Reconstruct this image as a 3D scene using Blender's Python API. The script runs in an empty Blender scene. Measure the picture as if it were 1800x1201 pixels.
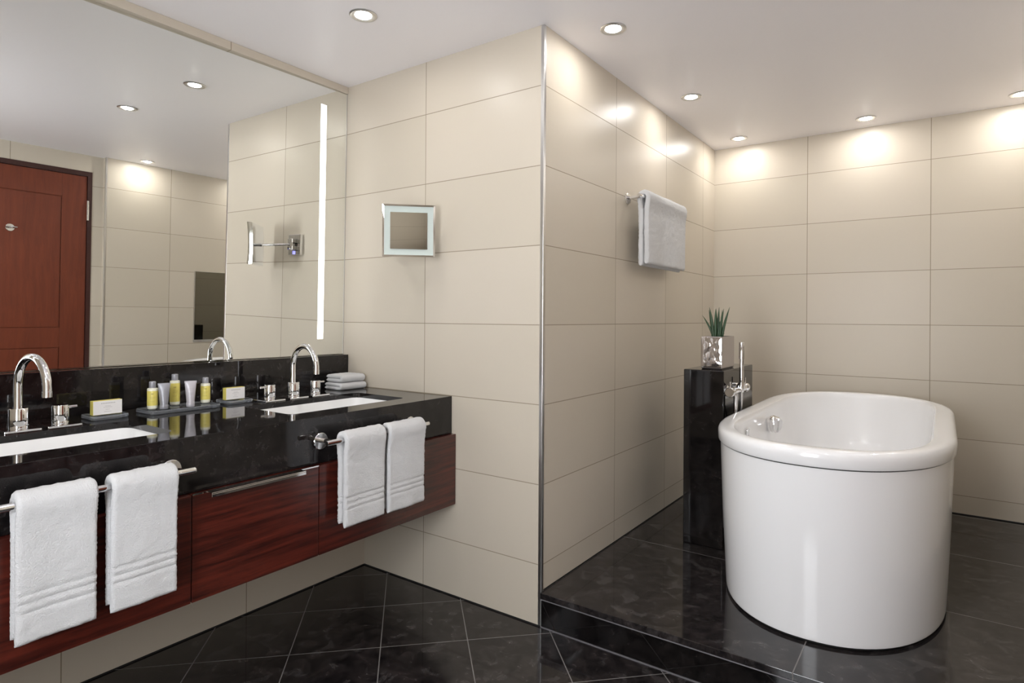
import bpy, bmesh, math, random
from mathutils import Vector, Matrix, noise
random.seed(7)
sc = bpy.context.scene
C = sc.collection
PI = math.pi

# ---------------------------------------------------------------- camera
YAW, ROLL = 0.6137, 0.0062
cam = bpy.data.objects.new('camera', bpy.data.cameras.new('camera'))
C.objects.link(cam)
fw = Vector((-math.sin(YAW), math.cos(YAW), 0)); rt = Vector((math.cos(YAW), math.sin(YAW), 0)); up = Vector((0, 0, 1))
rt2 = rt*math.cos(ROLL)+up*math.sin(ROLL); up2 = up*math.cos(ROLL)-rt*math.sin(ROLL)
M = Matrix.Identity(4)
for i in range(3):
    M[i][0] = rt2[i]; M[i][1] = up2[i]; M[i][2] = -fw[i]
M.translation = Vector((2.3373, -1.9140, 1.1578))
cam.matrix_world = M
cam.data.sensor_width = 36.0
cam.data.lens = 1066.9*36/1800
cam.data.shift_x = -(906.56-900)/1800
cam.data.shift_y = (558.34-600.5)/1800
cam.data.clip_start = 0.02
sc.camera = cam

# ---------------------------------------------------------------- world, exposure
w = bpy.data.worlds.new('world'); sc.world = w; w.use_nodes = True
w.node_tree.nodes['Background'].inputs[0].default_value = (0.8, 0.9, 1, 1)
w.node_tree.nodes['Background'].inputs[1].default_value = 0.3
sc.view_settings.view_transform = 'Standard'
sc.view_settings.look = 'None'
sc.view_settings.exposure = 0.50
sc.view_settings.gamma = 1.0
sc.view_settings.use_curve_mapping = False
PANE_POWER = 12.5       # emission of the added light pane behind the camera
LENS_E = 185.0          # emission of the frosted lens

# ---------------------------------------------------------------- room numbers
H = 2.256; XB = 1.1117; YD = 2.071; PZ = 0.131; XE = 2.827; XF = 2.877; YR = -2.35; YS = -0.05
# ---------------------------------------------------------------- material helpers
def srgb(r, g, b):
    f = lambda c: (c/255/12.92) if c/255 <= 0.04045 else ((c/255+0.055)/1.055)**2.4
    return (f(r), f(g), f(b), 1)
def new_mat(name):
    m = bpy.data.materials.new(name); m.use_nodes = True
    return m, m.node_tree, m.node_tree.nodes['Principled BSDF']
def pm(name, col, rough=0.5, metal=0.0, **kw):
    m, nt, b = new_mat(name)
    b.inputs['Base Color'].default_value = col if len(col) == 4 else (*col, 1)
    b.inputs['Roughness'].default_value = rough; b.inputs['Metallic'].default_value = metal
    for k, v in kw.items(): b.inputs[k.replace('_', ' ')].default_value = v
    return m
class N:
    def __init__(s, nt): s.nt = nt
    def n(s, typ, **kw):
        nd = s.nt.nodes.new(typ)
        for k, v in kw.items(): setattr(nd, k, v)
        return nd
    def set(s, sock, v):
        if hasattr(v, 'is_linked') or isinstance(v, bpy.types.NodeSocket): s.nt.links.new(v, sock)
        else: sock.default_value = v
    def math(s, op, a, b=0.0, c=None):
        nd = s.n('ShaderNodeMath', operation=op)
        s.set(nd.inputs[0], a); s.set(nd.inputs[1], b)
        if c is not None: s.set(nd.inputs[2], c)
        return nd.outputs[0]
    def mix(s, f, a, b):
        nd = s.n('ShaderNodeMix', data_type='RGBA')
        s.set(nd.inputs[0], f); s.set(nd.inputs[6], a); s.set(nd.inputs[7], b)
        return nd.outputs[2]
    def ramp(s, f, stops):
        nd = s.n('ShaderNodeValToRGB'); cr = nd.color_ramp
        while len(cr.elements) < len(stops): cr.elements.new(0.5)
        for e, (p, c) in zip(cr.elements, stops): e.position = p; e.color = c
        s.set(nd.inputs[0], f); return nd.outputs[0]
    def noise(s, vec, scale, detail=3, rough=0.5, **kw):
        nd = s.n('ShaderNodeTexNoise'); s.set(nd.inputs['Vector'], vec)
        nd.inputs['Scale'].default_value = scale; nd.inputs['Detail'].default_value = detail; nd.inputs['Roughness'].default_value = rough
        for k, v in kw.items(): nd.inputs[k].default_value = v
        return nd.outputs[0]
    def scaled(s, vec, sx, sy, sz):
        nd = s.n('ShaderNodeVectorMath', operation='MULTIPLY'); s.set(nd.inputs[0], vec); nd.inputs[1].default_value = (sx, sy, sz)
        return nd.outputs[0]
    def bump(s, h, strength, dist=0.001):
        nd = s.n('ShaderNodeBump'); nd.inputs['Strength'].default_value = strength; nd.inputs['Distance'].default_value = dist
        s.set(nd.inputs['Height'], h); return nd.outputs[0]
def line_mask(k, coord, o, d, width):
    t = k.math('DIVIDE', k.math('SUBTRACT', coord, o), d)
    fr = k.math('FRACT', k.math('ADD', t, 100.5))
    dist = k.math('MULTIPLY', k.math('ABSOLUTE', k.math('SUBTRACT', fr, 0.5)), d)
    return k.math('LESS_THAN', dist, width/2), k.math('FLOOR', k.math('ADD', t, 100.0))
TILE = (0.595, 0.535, 0.445, 1)
def tile_mat(name, axis, u0, du=0.612):
    m, nt, b = new_mat(name); k = N(nt)
    geo = k.n('ShaderNodeNewGeometry'); sep = k.n('ShaderNodeSeparateXYZ'); nt.links.new(geo.outputs['Position'], sep.inputs[0])
    mu, cu = line_mask(k, sep.outputs[axis], u0, du, 0.0035)
    mv, cv = line_mask(k, sep.outputs[2], 0.2304, 0.3, 0.0032)
    g = k.math('MAXIMUM', mu, mv)
    wn = k.n('ShaderNodeTexWhiteNoise', noise_dimensions='2D'); cb = k.n('ShaderNodeCombineXYZ')
    nt.links.new(cu, cb.inputs[0]); nt.links.new(cv, cb.inputs[1]); nt.links.new(cb.outputs[0], wn.inputs['Vector'])
    base = k.mix(wn.outputs[0], (TILE[0]*0.97, TILE[1]*0.97, TILE[2]*0.96, 1), (TILE[0]*1.03, TILE[1]*1.03, TILE[2]*1.04, 1))
    cloud = k.noise(k.scaled(geo.outputs['Position'], 1, 1, 1.6), 5, 4)
    base = k.mix(k.math('MULTIPLY', cloud, 0.10), base, (0.46, 0.39, 0.31, 1))
    nt.links.new(k.mix(g, base, (0.30, 0.25, 0.18, 1)), b.inputs['Base Color'])
    nt.links.new(k.math('ADD', 0.36, k.math('MULTIPLY', g, 0.35)), b.inputs['Roughness'])
    b.inputs['Specular IOR Level'].default_value = 0.38
    fine = k.noise(k.scaled(geo.outputs['Position'], 1, 1, 4), 90, 2)
    h = k.math('SUBTRACT', k.math('MULTIPLY', fine, 0.12), g)
    nt.links.new(k.bump(h, 0.25, 0.0012), b.inputs['Normal'])
    return m
def granite(name, lines=None, base=0.010, rough=0.05, blots=0.14):
    m, nt, b = new_mat(name); k = N(nt)
    geo = k.n('ShaderNodeNewGeometry'); pos = geo.outputs['Position']
    sep = k.n('ShaderNodeSeparateXYZ'); nt.links.new(pos, sep.inputs[0])
    n1 = k.noise(pos, 16, 8, 0.68, Distortion=0.5)
    n2 = k.noise(pos, 38, 5, 0.65, Distortion=0.6)
    c1 = k.ramp(n1, [(0.38, (base*.5, base*.45, base*.5, 1)), (0.56, (base*1.5, base*1.25, base*1.25, 1)), (0.74, (base*3.6, base*2.9, base*2.8, 1))])
    fl = k.ramp(n2, [(0.58, (0, 0, 0, 1)), (0.72, (1, 1, 1, 1))])
    col = k.mix(k.math('MULTIPLY', fl, 0.55), c1, (base*5.0, base*4.4, base*4.4, 1))
    st = k.noise(k.scaled(pos, 0.8, 2.6, 2.6), 55, 4, 0.7, Distortion=0.8)
    chip = k.ramp(st, [(0.63, (0, 0, 0, 1)), (0.70, (1, 1, 1, 1))])
    blot = k.ramp(k.noise(pos, 13, 6, 0.55, Distortion=0.7), [(0.56, (0, 0, 0, 1)), (0.63, (1, 1, 1, 1))])
    col = k.mix(k.math('MULTIPLY', chip, 0.35), col, (base*6, base*5.3, base*5.1, 1))
    col = k.mix(k.math('MULTIPLY', blot, blots), col, (base*5.5, base*5.0, base*5.0, 1))
    if lines:
        g = lines(k, sep)
        col = k.mix(g, col, (0.17, 0.16, 0.155, 1))
        nt.links.new(k.math('ADD', rough, k.math('MULTIPLY', g, 0.5)), b.inputs['Roughness'])
    else:
        b.inputs['Roughness'].default_value = rough
    nt.links.new(col, b.inputs['Base Color'])
    return m
def diag_lines(k, sep):
    u = k.math('ADD', sep.outputs[0], sep.outputs[1]); v = k.math('SUBTRACT', sep.outputs[0], sep.outputs[1])
    a, _ = line_mask(k, u, 0.287, 0.4315, 0.0048); b_, _ = line_mask(k, v, 0.742, 0.436, 0.0048)
    return k.math('MAXIMUM', a, b_)
def plat_lines(k, sep):
    a, _ = line_mask(k, sep.outputs[1], 0.715, 0.66, 0.0030)
    fr = k.math('LESS_THAN', k.math('ABSOLUTE', k.math('SUBTRACT', sep.outputs[0], 1.985)), 0.0017)
    fr = k.math('MULTIPLY', fr, k.math('LESS_THAN', sep.outputs[1], 0.715))
    return k.math('MAXIMUM', k.math('MULTIPLY', a, k.math('GREATER_THAN', sep.outputs[1], 0.3)), fr)
def wood(name, dark, light, axis, rough, coat=0.0, stretch=14, scale=3.0):
    m, nt, b = new_mat(name); k = N(nt)
    geo = k.n('ShaderNodeNewGeometry')
    s = [stretch, stretch, stretch]; s[axis] = 1.0
    wav = k.noise(geo.outputs['Position'], 3.0, 2)
    sep = k.n('ShaderNodeSeparateXYZ'); nt.links.new(k.scaled(geo.outputs['Position'], *s), sep.inputs[0])
    comb = k.n('ShaderNodeCombineXYZ')
    for i in range(3): nt.links.new(k.math('ADD', sep.outputs[i], k.math('MULTIPLY', wav, 0.6)), comb.inputs[i])
    n1 = k.noise(comb.outputs[0], scale, 6, 0.6)
    n2 = k.noise(comb.outputs[0], scale*9, 3, 0.6)
    f = k.math('ADD', k.math('MULTIPLY', n1, 0.75), k.math('MULTIPLY', n2, 0.25))
    nt.links.new(k.ramp(f, [(0.36, dark), (0.66, light)]), b.inputs['Base Color'])
    b.inputs['Roughness'].default_value = rough; b.inputs['Coat Weight'].default_value = coat; b.inputs['Coat Roughness'].default_value = 0.12
    return m
def emit(name, col, strength):
    m, nt, b = new_mat(name)
    b.inputs['Base Color'].default_value = (0.8, 0.8, 0.8, 1)
    b.inputs['Emission Color'].default_value = (*col, 1); b.inputs['Emission Strength'].default_value = strength
    return m
def terry(name, col):
    m, nt, b = new_mat(name); k = N(nt)
    tc = k.n('ShaderNodeTexCoord')
    b.inputs['Base Color'].default_value = col; b.inputs['Roughness'].default_value = 0.95
    b.inputs['Sheen Weight'].default_value = 0.3; b.inputs['Specular IOR Level'].default_value = 0.1
    nt.links.new(k.bump(k.noise(tc.outputs['Object'], 300, 4, 0.75), 1.0, 0.007), b.inputs['Normal'])
    return m

MAT = dict(
    tileB=tile_mat('cream_tile_partition', 0, 0.509), tileC=tile_mat('cream_tile_alcove', 1, 0.6158),
    tileD=tile_mat('cream_tile_back', 0, 1.667), tileE=tile_mat('cream_tile_right', 1, 0.418),
    tileF=tile_mat('cream_tile_door_wall', 1, -0.609), tileA=tile_mat('cream_tile_vanity_wall', 1, -0.587, 0.605),
    tileR=tile_mat('cream_tile_rear', 0, 0.509),
    ceiling=pm('ceiling_paint', (0.93, 0.905, 0.93), 0.42),
    floor=granite('dark_floor_stone', diag_lines, 0.013, 0.07, 0.40), plat=granite('dark_platform_stone', plat_lines, 0.015, 0.07, 0.40),
    granite=granite('dark_polished_granite', None, 0.0085, 0.05), black=granite('black_pillar_stone', None, 0.006, 0.04),
    chrome=pm('chrome', (0.83, 0.83, 0.84), 0.05, 1.0), steel=pm('brushed_steel', (0.66, 0.65, 0.64), 0.28, 1.0),
    mirror=pm('mirror_silver', (0.90, 0.915, 0.89), 0.0, 1.0), smoked=pm('smoked_glass_screen', (0.28, 0.28, 0.25), 0.02, 1.0),
    ceramic=pm('white_ceramic', (0.86, 0.86, 0.86), 0.12), acrylic=pm('white_acrylic', (0.90, 0.90, 0.91), 0.13, 0, Coat_Weight=0.3, Coat_Roughness=0.05),
    jointline=pm('grey_joint', (0.16, 0.155, 0.165), 0.35), shadow=pm('dark_joint_and_gap_shade', (0.01, 0.01, 0.01), 0.6), towel=terry('white_terry', (0.90, 0.90, 0.91, 1)),
    mahog=wood('mahogany_veneer', (0.018, 0.003, 0.0022, 1), (0.115, 0.018, 0.010, 1), 1, 0.28, 0.5, 26, 3.2),
    door=wood('reddish_door_veneer', (0.125, 0.022, 0.006, 1), (0.175, 0.033, 0.010, 1), 2, 0.5, 0.0), doorframe=wood('dark_door_frame', (0.035, 0.008, 0.006, 1), (0.05, 0.011, 0.008, 1), 2, 0.45),
    lens=emit('frosted_lamp_glass', (1, 0.975, 0.94), LENS_E), strip=emit('light_strip', (1, 0.98, 0.93), 3.0),
    pane=emit('added_light_pane', (0.93, 0.96, 1.0), PANE_POWER), frost=pm('frosted_band', (0.55, 0.62, 0.59), 0.5),
    blue=emit('blue_indicator', (0.1, 0.1, 1.0), 1.5), white_paint=pm('white_lacquer', (0.8, 0.8, 0.8), 0.3),
    glass=pm('clear_glass', (0.62, 0.66, 0.72), 0.03, 0, Transmission_Weight=0.85, IOR=1.5),
    yellow=pm('yellow_label', srgb(226, 212, 112), 0.35), pale=pm('pale_bottle', (0.80, 0.79, 0.66), 0.3), cap=pm('grey_cap', (0.38, 0.38, 0.42), 0.35, 0.3),
    greyt=pm('grey_tube', (0.30, 0.30, 0.33), 0.35, 0.2), whitet=pm('light_tube', (0.50, 0.48, 0.51), 0.35, 0.1), paper=pm('white_card', (0.82, 0.80, 0.79), 0.5),
    ink=pm('grey_ink', (0.35, 0.34, 0.33), 0.6), yink=pm('brown_ink', (0.38, 0.30, 0.08), 0.6), leaf=pm('dark_green_leaf', (0.035, 0.075, 0.035), 0.4), soil=pm('soil', (0.02, 0.015, 0.01), 0.9),
)
# a crinkled metallic glaze for the pot
m, nt, b = new_mat('crinkled_silver_glaze'); k = N(nt); tc = k.n('ShaderNodeTexCoord')
b.inputs['Base Color'].default_value = (0.62, 0.58, 0.57, 1); b.inputs['Metallic'].default_value = 1; b.inputs['Roughness'].default_value = 0.12
nt.links.new(k.bump(k.noise(tc.outputs['Object'], 15, 3, 0.45, Distortion=1.2), 0.55, 0.006), b.inputs['Normal']); MAT['crinkle'] = m
MAT['silver'] = pm('satin_silver_glaze', (0.50, 0.465, 0.47), 0.25, 1.0)

# ---------------------------------------------------------------- mesh helpers
def link(name, bm, mat, parent=None, smooth=False, loc=None, rot=None):
    me = bpy.data.meshes.new(name)
    bmesh.ops.recalc_face_normals(bm, faces=bm.faces)
    bm.to_mesh(me); bm.free()
    if mat: me.materials.append(MAT[mat] if isinstance(mat, str) else mat)
    o = bpy.data.objects.new(name, me); C.objects.link(o)
    if parent: o.parent = parent
    if loc: o.location = loc
    if rot: o.rotation_euler = rot
    if smooth:
        for p in me.polygons: p.use_smooth = True
        me.set_sharp_from_angle(angle=math.radians(38))
    return o
def box(bm, x0, x1, y0, y1, z0, z1, bev=0.0, seg=2):
    vs = [bm.verts.new((x, y, z)) for x in (x0, x1) for y in (y0, y1) for z in (z0, z1)]
    fs = [bm.faces.new([vs[i] for i in f]) for f in ((0, 1, 3, 2), (4, 6, 7, 5), (0, 4, 5, 1), (2, 3, 7, 6), (0, 2, 6, 4), (1, 5, 7, 3))]
    if bev:
        es = list({e for f in fs for e in f.edges})
        bmesh.ops.bevel(bm, geom=es, offset=bev, segments=seg, profile=0.5, affect='EDGES')
    return bm
def bx(*a, **k):
    bm = bmesh.new(); box(bm, *a, **k); return bm
def tube(bm, pts, r, seg=20, caps=True):
    pts = [Vector(p) for p in pts]; rings = []
    rs = r if isinstance(r, (list, tuple)) else [r]*len(pts)
    t0 = (pts[1]-pts[0]).normalized()
    ref = Vector((0, 0, 1)) if abs(t0.z) < 0.9 else Vector((1, 0, 0))
    nrm = t0.cross(ref).normalized()
    for i, p in enumerate(pts):
        t = (pts[min(i+1, len(pts)-1)]-pts[max(i-1, 0)]).normalized()
        nrm = (nrm - t*nrm.dot(t)).normalized(); bi = t.cross(nrm)
        rings.append([bm.verts.new(p+(nrm*math.cos(a)+bi*math.sin(a))*rs[i]) for a in [2*PI*j/seg for j in range(seg)]])
    for a, b_ in zip(rings, rings[1:]):
        for j in range(seg): bm.faces.new((a[j], a[(j+1) % seg], b_[(j+1) % seg], b_[j]))
    if caps: bm.faces.new(rings[0][::-1]); bm.faces.new(rings[-1])
    return bm
def lathe(bm, prof, seg=32, axis='Z', o=(0, 0, 0), close=False):
    o = Vector(o); rings = []
    for r, h in prof:
        ring = []
        for j in range(seg):
            a = 2*PI*j/seg; c, s = math.cos(a)*r, math.sin(a)*r
            v = {'Z': (c, s, h), 'X': (h, c, s), 'Y': (c, h, s)}[axis]
            ring.append(bm.verts.new(o+Vector(v)))
        rings.append(ring)
    prs = list(zip(rings, rings[1:])) + ([(rings[-1], rings[0])] if close else [])
    for a, b_ in prs:
        for j in range(seg): bm.faces.new((a[j], a[(j+1) % seg], b_[(j+1) % seg], b_[j]))
    if not close:
        bm.faces.new(rings[0][::-1]); bm.faces.new(rings[-1])
    return bm
def loft(bm, loops, cap0=True, cap1=True, ring=True):
    rings = [[bm.verts.new(p) for p in L] for L in loops]; n = len(rings[0])
    for a, b_ in zip(rings, rings[1:]):
        for j in range(n if ring else n-1): bm.faces.new((a[j], a[(j+1) % n], b_[(j+1) % n], b_[j]))
    if cap0: bm.faces.new(rings[0][::-1])
    if cap1: bm.faces.new(rings[-1])
    return bm
def rrect(x0, x1, y0, y1, r, z, n=6):
    out = []
    for cx, cy, a0 in ((x1-r, y1-r, 0), (x0+r, y1-r, PI/2), (x0+r, y0+r, PI), (x1-r, y0+r, 1.5*PI)):
        for i in range(n+1):
            a = a0+PI/2*i/n; out.append((cx+r*math.cos(a), cy+r*math.sin(a), z))
    return out
def thing(name, label, cat, loc=(0, 0, 0), group=None, rot=None):
    o = bpy.data.objects.new(name, None); o.empty_display_size = 0.05; C.objects.link(o); o.location = loc
    if rot: o.rotation_euler = rot
    return tag(o, label, cat, group)
def tag(o, label, cat, group=None):
    o['label'] = label; o['category'] = cat
    if group: o['group'] = group
    return o
def struct(name, bm, mat, label=None, parent=None, **k):
    o = link(name, bm, mat, parent, **k); o['kind'] = 'structure'
    if label: o['label'] = label
    return o
def local(bm, loc):
    bmesh.ops.translate(bm, verts=bm.verts, vec=-Vector(loc)); return bm

# ---------------------------------------------------------------- setting
struct('floor', bx(-0.1, 2.98, YR-0.1, 0.02, -0.08, 0.0), 'floor', 'lower floor of dark stone tiles laid diagonally')
bm = bmesh.new()
box(bm, XB+0.002, 2.98, -0.008, YD+0.1, PZ-0.022, PZ, bev=0.0015)
struct('floor_platform', bm, 'plat', 'raised dark stone platform under the bathtub with a step edge')
struct('floor_riser', bx(XB+0.001, 2.98, 0.0, 0.2, -0.08, PZ-0.0225), 'black', 'stone front face of the platform step, blackened for its dark reflection')  # blacker stone stands for the dark floor mirrored in the riser
struct('trim_4', bx(XB+0.002, 2.98, -0.0095, 0.0, PZ-0.0255, PZ-0.0222, bev=0.0008), 'jointline', 'pale polished line under the step nosing')
struct('trim_5', bx(XB+0.002, 2.98, -0.004, 0.0, 0.0, 0.0035), 'jointline', 'grey joint where the step meets the lower floor')
struct('ceiling', bx(-0.1, 2.98, YR-0.1, YD+0.1, H, H+0.08), 'ceiling', 'white satin ceiling with recessed lights')
# vanity wall: recessed upper part behind the mirror, built-out lower part
bm = bmesh.new(); box(bm, -0.2, -0.085, YR-0.1, 0.1, 0, H); 
struct('wall_left', bm, 'tileA', 'tiled wall behind and below the vanity')
bm = bmesh.new(); box(bm, -0.084, 0.1327, YR, -0.0005, 0.0, 0.66)
struct('wall_left_lower', bm, 'tileA', 'built-out tiled wall below the vanity')
bm = bmesh.new(); box(bm, -0.084, 0.0, YR, -1.80, 0.66, H-0.001)
struct('wall_left_end', bm, 'tileA', 'tiled wall beyond the end of the vanity')
struct('trim_1', bx(-0.09, 0.0, -1.80, -0.0005, 2.2235, H-0.0005), 'tileA', 'narrow cream tile strip between the big mirror and the ceiling')
struct('wall_partition', bx(-0.1, XB-0.010, 0.0, 0.10, -0.01, H), 'tileB', 'tiled wall at the end of the vanity')
struct('wall_alcove', bx(XB-0.12, XB, 0.010, YD+0.1, -0.01, H), 'tileC', 'tiled side wall of the bathtub alcove with the towel bar')
bm = bmesh.new(); box(bm, XB-0.0125, XB+0.0012, -0.0012, 0.012, 0.0, H-0.001, bev=0.0006)
box(bm, XB-0.001, XB+0.0016, 0.0, 0.013, PZ, H-0.001)
struct('trim_2', bm, 'steel', 'thin steel edge on the corner of the partition wall')
struct('wall_back', bx(XB-0.1, XE+0.1, YD, YD+0.1, PZ-0.01, H), 'tileD', 'tiled back wall behind the bathtub')
struct('wall_right', bx(XE, XF+0.1, YS, YD+0.1, -0.01, H), 'tileE', 'tiled right wall beside the bathtub')
bm = bmesh.new(); box(bm, XE-0.0015, XE+0.011, YS-0.0015, YS+0.011, 0, H-0.001, bev=0.0006)
struct('trim_3', bm, 'steel', 'thin steel edge on the corner beside the door')
DY0, DY1, DZ = -1.046, -0.128, 2.128
bm = bmesh.new(); box(bm, XF, XF+0.1, DY1, YS, -0.01, H); box(bm, XF, XF+0.1, YR-0.1, DY0, -0.01, H); box(bm, XF, XF+0.1, DY0, DY1, DZ, H)
struct('wall_door', bm, 'tileF', 'tiled wall around the brown door')
# rear wall with an added glowing panel, the unseen key light
WX0, WX1, WZ0, WZ1 = 1.42, 2.05, 0.55, 1.86
bm = bmesh.new(); box(bm, -0.1, WX0, YR-0.1, YR, -0.01, H); box(bm, WX1, 2.98, YR-0.1, YR, -0.01, H)
box(bm, WX0, WX1, YR-0.1, YR, -0.01, WZ0); box(bm, WX0, WX1, YR-0.1, YR, WZ1, H)
struct('wall_rear', bm, 'tileR', 'tiled wall with an opening for the added light panel facing the bathtub')
wn = bpy.data.objects.new('added_light_panel', None); C.objects.link(wn); wn['kind'] = 'structure'; wn['label'] = 'added glowing panel in the rear wall, lighting the room from behind'
bm = bmesh.new(); t = 0.035
box(bm, WX0, WX0+t, YR-0.06, YR-0.01, WZ0, WZ1); box(bm, WX1-t, WX1, YR-0.06, YR-0.01, WZ0, WZ1)
box(bm, WX0+t, WX1-t, YR-0.06, YR-0.01, WZ0, WZ0+t); box(bm, WX0+t, WX1-t, YR-0.06, YR-0.01, WZ1-t, WZ1)
link('panel_frame', bm, 'white_paint', wn)
link('pane', bx(WX0+t, WX1-t, YR-0.045, YR-0.035, WZ0+t, WZ1-t), 'pane', wn)
# dark strips painted as the shade in the gap between walls and floor
struct('gap_shade_left', bx(0.1327, 0.1345, YR, -0.002, 0.0, 0.005), 'shadow', 'dark strip painted as gap shade along the vanity wall')
struct('gap_shade_partition', bx(0.1345, XB-0.001, -0.0018, 0.0, 0.0, 0.005), 'shadow', 'dark strip painted as gap shade along the partition wall')
struct('gap_shade_alcove', bx(XB, XB+0.0015, 0.013, YD-0.002, PZ, PZ+0.005), 'shadow', 'dark strip painted as gap shade along the alcove wall')
struct('gap_shade_back', bx(XB+0.002, XE-0.002, YD-0.0015, YD, PZ, PZ+0.005), 'shadow', 'dark strip painted as gap shade along the back wall')
# door
dr = bpy.data.objects.new('door_1', None); C.objects.link(dr); dr['kind'] = 'structure'; dr['label'] = 'reddish brown panelled door seen in the mirror'; dr.location = (XF, DY1, 0)
L0 = (XF, DY1, 0)
bm = bmesh.new(); fwid = 0.022
box(bm, XF-0.004, XF+0.09, DY1-fwid, DY1+0.006, 0, DZ+0.004); box(bm, XF-0.004, XF+0.09, DY0-0.006, DY0+fwid, 0, DZ+0.004); box(bm, XF-0.004, XF+0.09, DY0+fwid, DY1-fwid, DZ-0.030, DZ+0.004)
link('door_frame', local(bm, L0), 'doorframe', dr, loc=(0, 0, 0))
ly0, ly1 = DY0+fwid+0.003, DY1-fwid-0.003; lx = XF+0.004
bm = bmesh.new(); box(bm, lx+0.006, lx+0.045, ly0, ly1, 0.006, DZ-0.033)
py0, py1 = -0.895, -0.312
def leafbox(y0, y1, z0, z1): box(bm, lx, lx+0.008, y0, y1, z0, z1, bev=0.0015)
leafbox(ly0, py0-0.004, 0.006, DZ-0.033); leafbox(py1+0.004, ly1, 0.006, DZ-0.033)
leafbox(py0-0.004, py1+0.004, 1.929, DZ-0.033); leafbox(py0-0.004, py1+0.004, 0.824, 0.967); leafbox(py0-0.004, py1+0.004, 0.006, 0.20)
leafbox(py0+0.002, py1-0.002, 0.973, 1.923); leafbox(py0+0.002, py1-0.002, 0.206, 0.818)
link('door_leaf', local(bm, L0), 'door', dr)
bm = bmesh.new(); tube(bm, [(XF-0.010, -0.150, 1.77), (XF-0.010, -0.150, 1.915)], 0.0085, 14)
for z in (1.805, 1.84, 1.88): tube(bm, [(XF-0.010, -0.150, z), (XF-0.010, -0.150, z+0.002)], 0.0092, 14)
link('door_hinge', local(bm, L0), 'chrome', dr, smooth=True)

# ---------------------------------------------------------------- coat hook on the door
hl = (XF+0.004, -0.603, 1.664)
t = thing('coat_hook', 'round chrome coat hook fixed to the brown door', 'hook', hl)
bm = lathe(bmesh.new(), [(0.026, 0.0), (0.026, -0.004), (0.024, -0.006)], 28, 'X'); link('plate', bm, 'chrome', t, True)
bm = bmesh.new(); tube(bm, [(0, 0, 0.0), (-0.03, 0, 0), (-0.045, 0, 0.004)], 0.008, 14); tube(bm, [(-0.036, -0.032, 0.002), (-0.036, 0.032, 0.002)], 0.0045, 12)
link('peg', bm, 'chrome', t, True)

# ---------------------------------------------------------------- smoked screen in the right wall
t = thing('wall_television', 'smoked dark glass television screen set into the wall beside the bathtub', 'television', (XE, 1.0, 0.84))
bm = bmesh.new(); y0, y1, z0, z1 = 0.618, 1.52, 0.842, 1.442
for a in ((y0, y1, z0, z0+0.018), (y0, y1, z1-0.004, z1), (y0, y0+0.006, z0+0.018, z1-0.004), (y1-0.006, y1, z0+0.018, z1-0.004)): box(bm, XE-0.006, XE-0.0005, *a)
link('surround', local(bm, (XE, 1.0, 0.84)), 'steel', t)
link('screen', local(bx(XE-0.004, XE-0.0005, y0+0.006, y1-0.006, z0+0.018, z1-0.004), (XE, 1.0, 0.84)), 'smoked', t)

# ---------------------------------------------------------------- downlights
def downlight(x, y, label, real=True):
    t = thing('recessed_downlight', label, 'ceiling light', (x, y, H), 'recessed round ceiling lights')
    bm = lathe(bmesh.new(), [(0.0490, -0.0004), (0.0495, -0.003), (0.0465, -0.0055), (0.040, -0.0060), (0.0300, -0.0030), (0.0290, -0.0004)], 40, close=True)
    link('trim_ring', bm, 'steel', t, True)
    prof = [(0.0285, -0.0005)]+[(0.0275*math.cos(a), -0.002-0.007*math.sin(a)) for a in [PI/2*i/8 for i in range(8)]]
    bm = lathe(bmesh.new(), prof+[(0.002, -0.009)], 32)
    link('lens', bm, 'lens', t, True)
    return t
downlight(0.606, -0.432, 'round recessed ceiling light above the vanity, the one near the end wall')
downlight(1.309, 0.175, 'round recessed ceiling light nearest the partition corner inside the alcove')
downlight(1.312, 1.037, 'round recessed ceiling light above the wall towel bar')
downlight(1.316, 1.878, 'round recessed ceiling light in the far corner above the plant')
downlight(1.987, 1.884, 'round recessed ceiling light by the back wall above the bathtub')
downlight(2.640, 1.890, 'round recessed ceiling light by the back wall at the right edge of the photo')
downlight(2.680, 0.178, 'round recessed ceiling light seen only in the mirror, nearest the tiled right wall')
downlight(2.640, 1.037, 'added round recessed fill light just outside the right edge of the photo, over the bathtub side')  # added out of view to brighten the tub alcove
downlight(1.310, -0.465, 'round recessed ceiling light seen only in the mirror, over the middle of the room')
downlight(0.606, -1.32, 'round recessed ceiling light over the camera end of the vanity')
downlight(2.250, -1.25, 'added unseen round recessed fill light near the brown door')  # added out of view to lift the alcove wall and tub front
downlight(1.55, -1.70, 'added unseen round recessed fill light near the rear wall')  # added fill lamp behind the camera

# ---------------------------------------------------------------- big mirror (hangs very slightly out of true)
EN, EY, MX = -0.0163, -0.0173, -0.0168
def mxp(y, z): return MX - EY*y - EN*(z-1.6)
def mslab(bm, y0, y1, z0, z1, d0, d1):
    vs = [bm.verts.new((mxp(y, z)+d, y, z)) for d in (d0, d1) for y in (y0, y1) for z in (z0, z1)]
    for f in ((0, 1, 3, 2), (4, 6, 7, 5), (0, 4, 5, 1), (2, 3, 7, 6), (0, 2, 6, 4), (1, 5, 7, 3)): bm.faces.new([vs[i] for i in f])
    return bm
t = thing('vanity_mirror', 'large wall mirror above the vanity with a vertical light strip', 'mirror', (0, -0.9, 0.976))
ML = (0, -0.9, 0.976)
link('mirror_glass', local(mslab(bmesh.new(), -1.755, -0.004, 0.978, 2.2225, -0.005, 0.0), ML), 'mirror', t)
link('edge_strip', local(mslab(bmesh.new(), -0.0038, -0.0006, 0.978, 2.2225, -0.005, 0.001), ML), 'steel', t)
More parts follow.
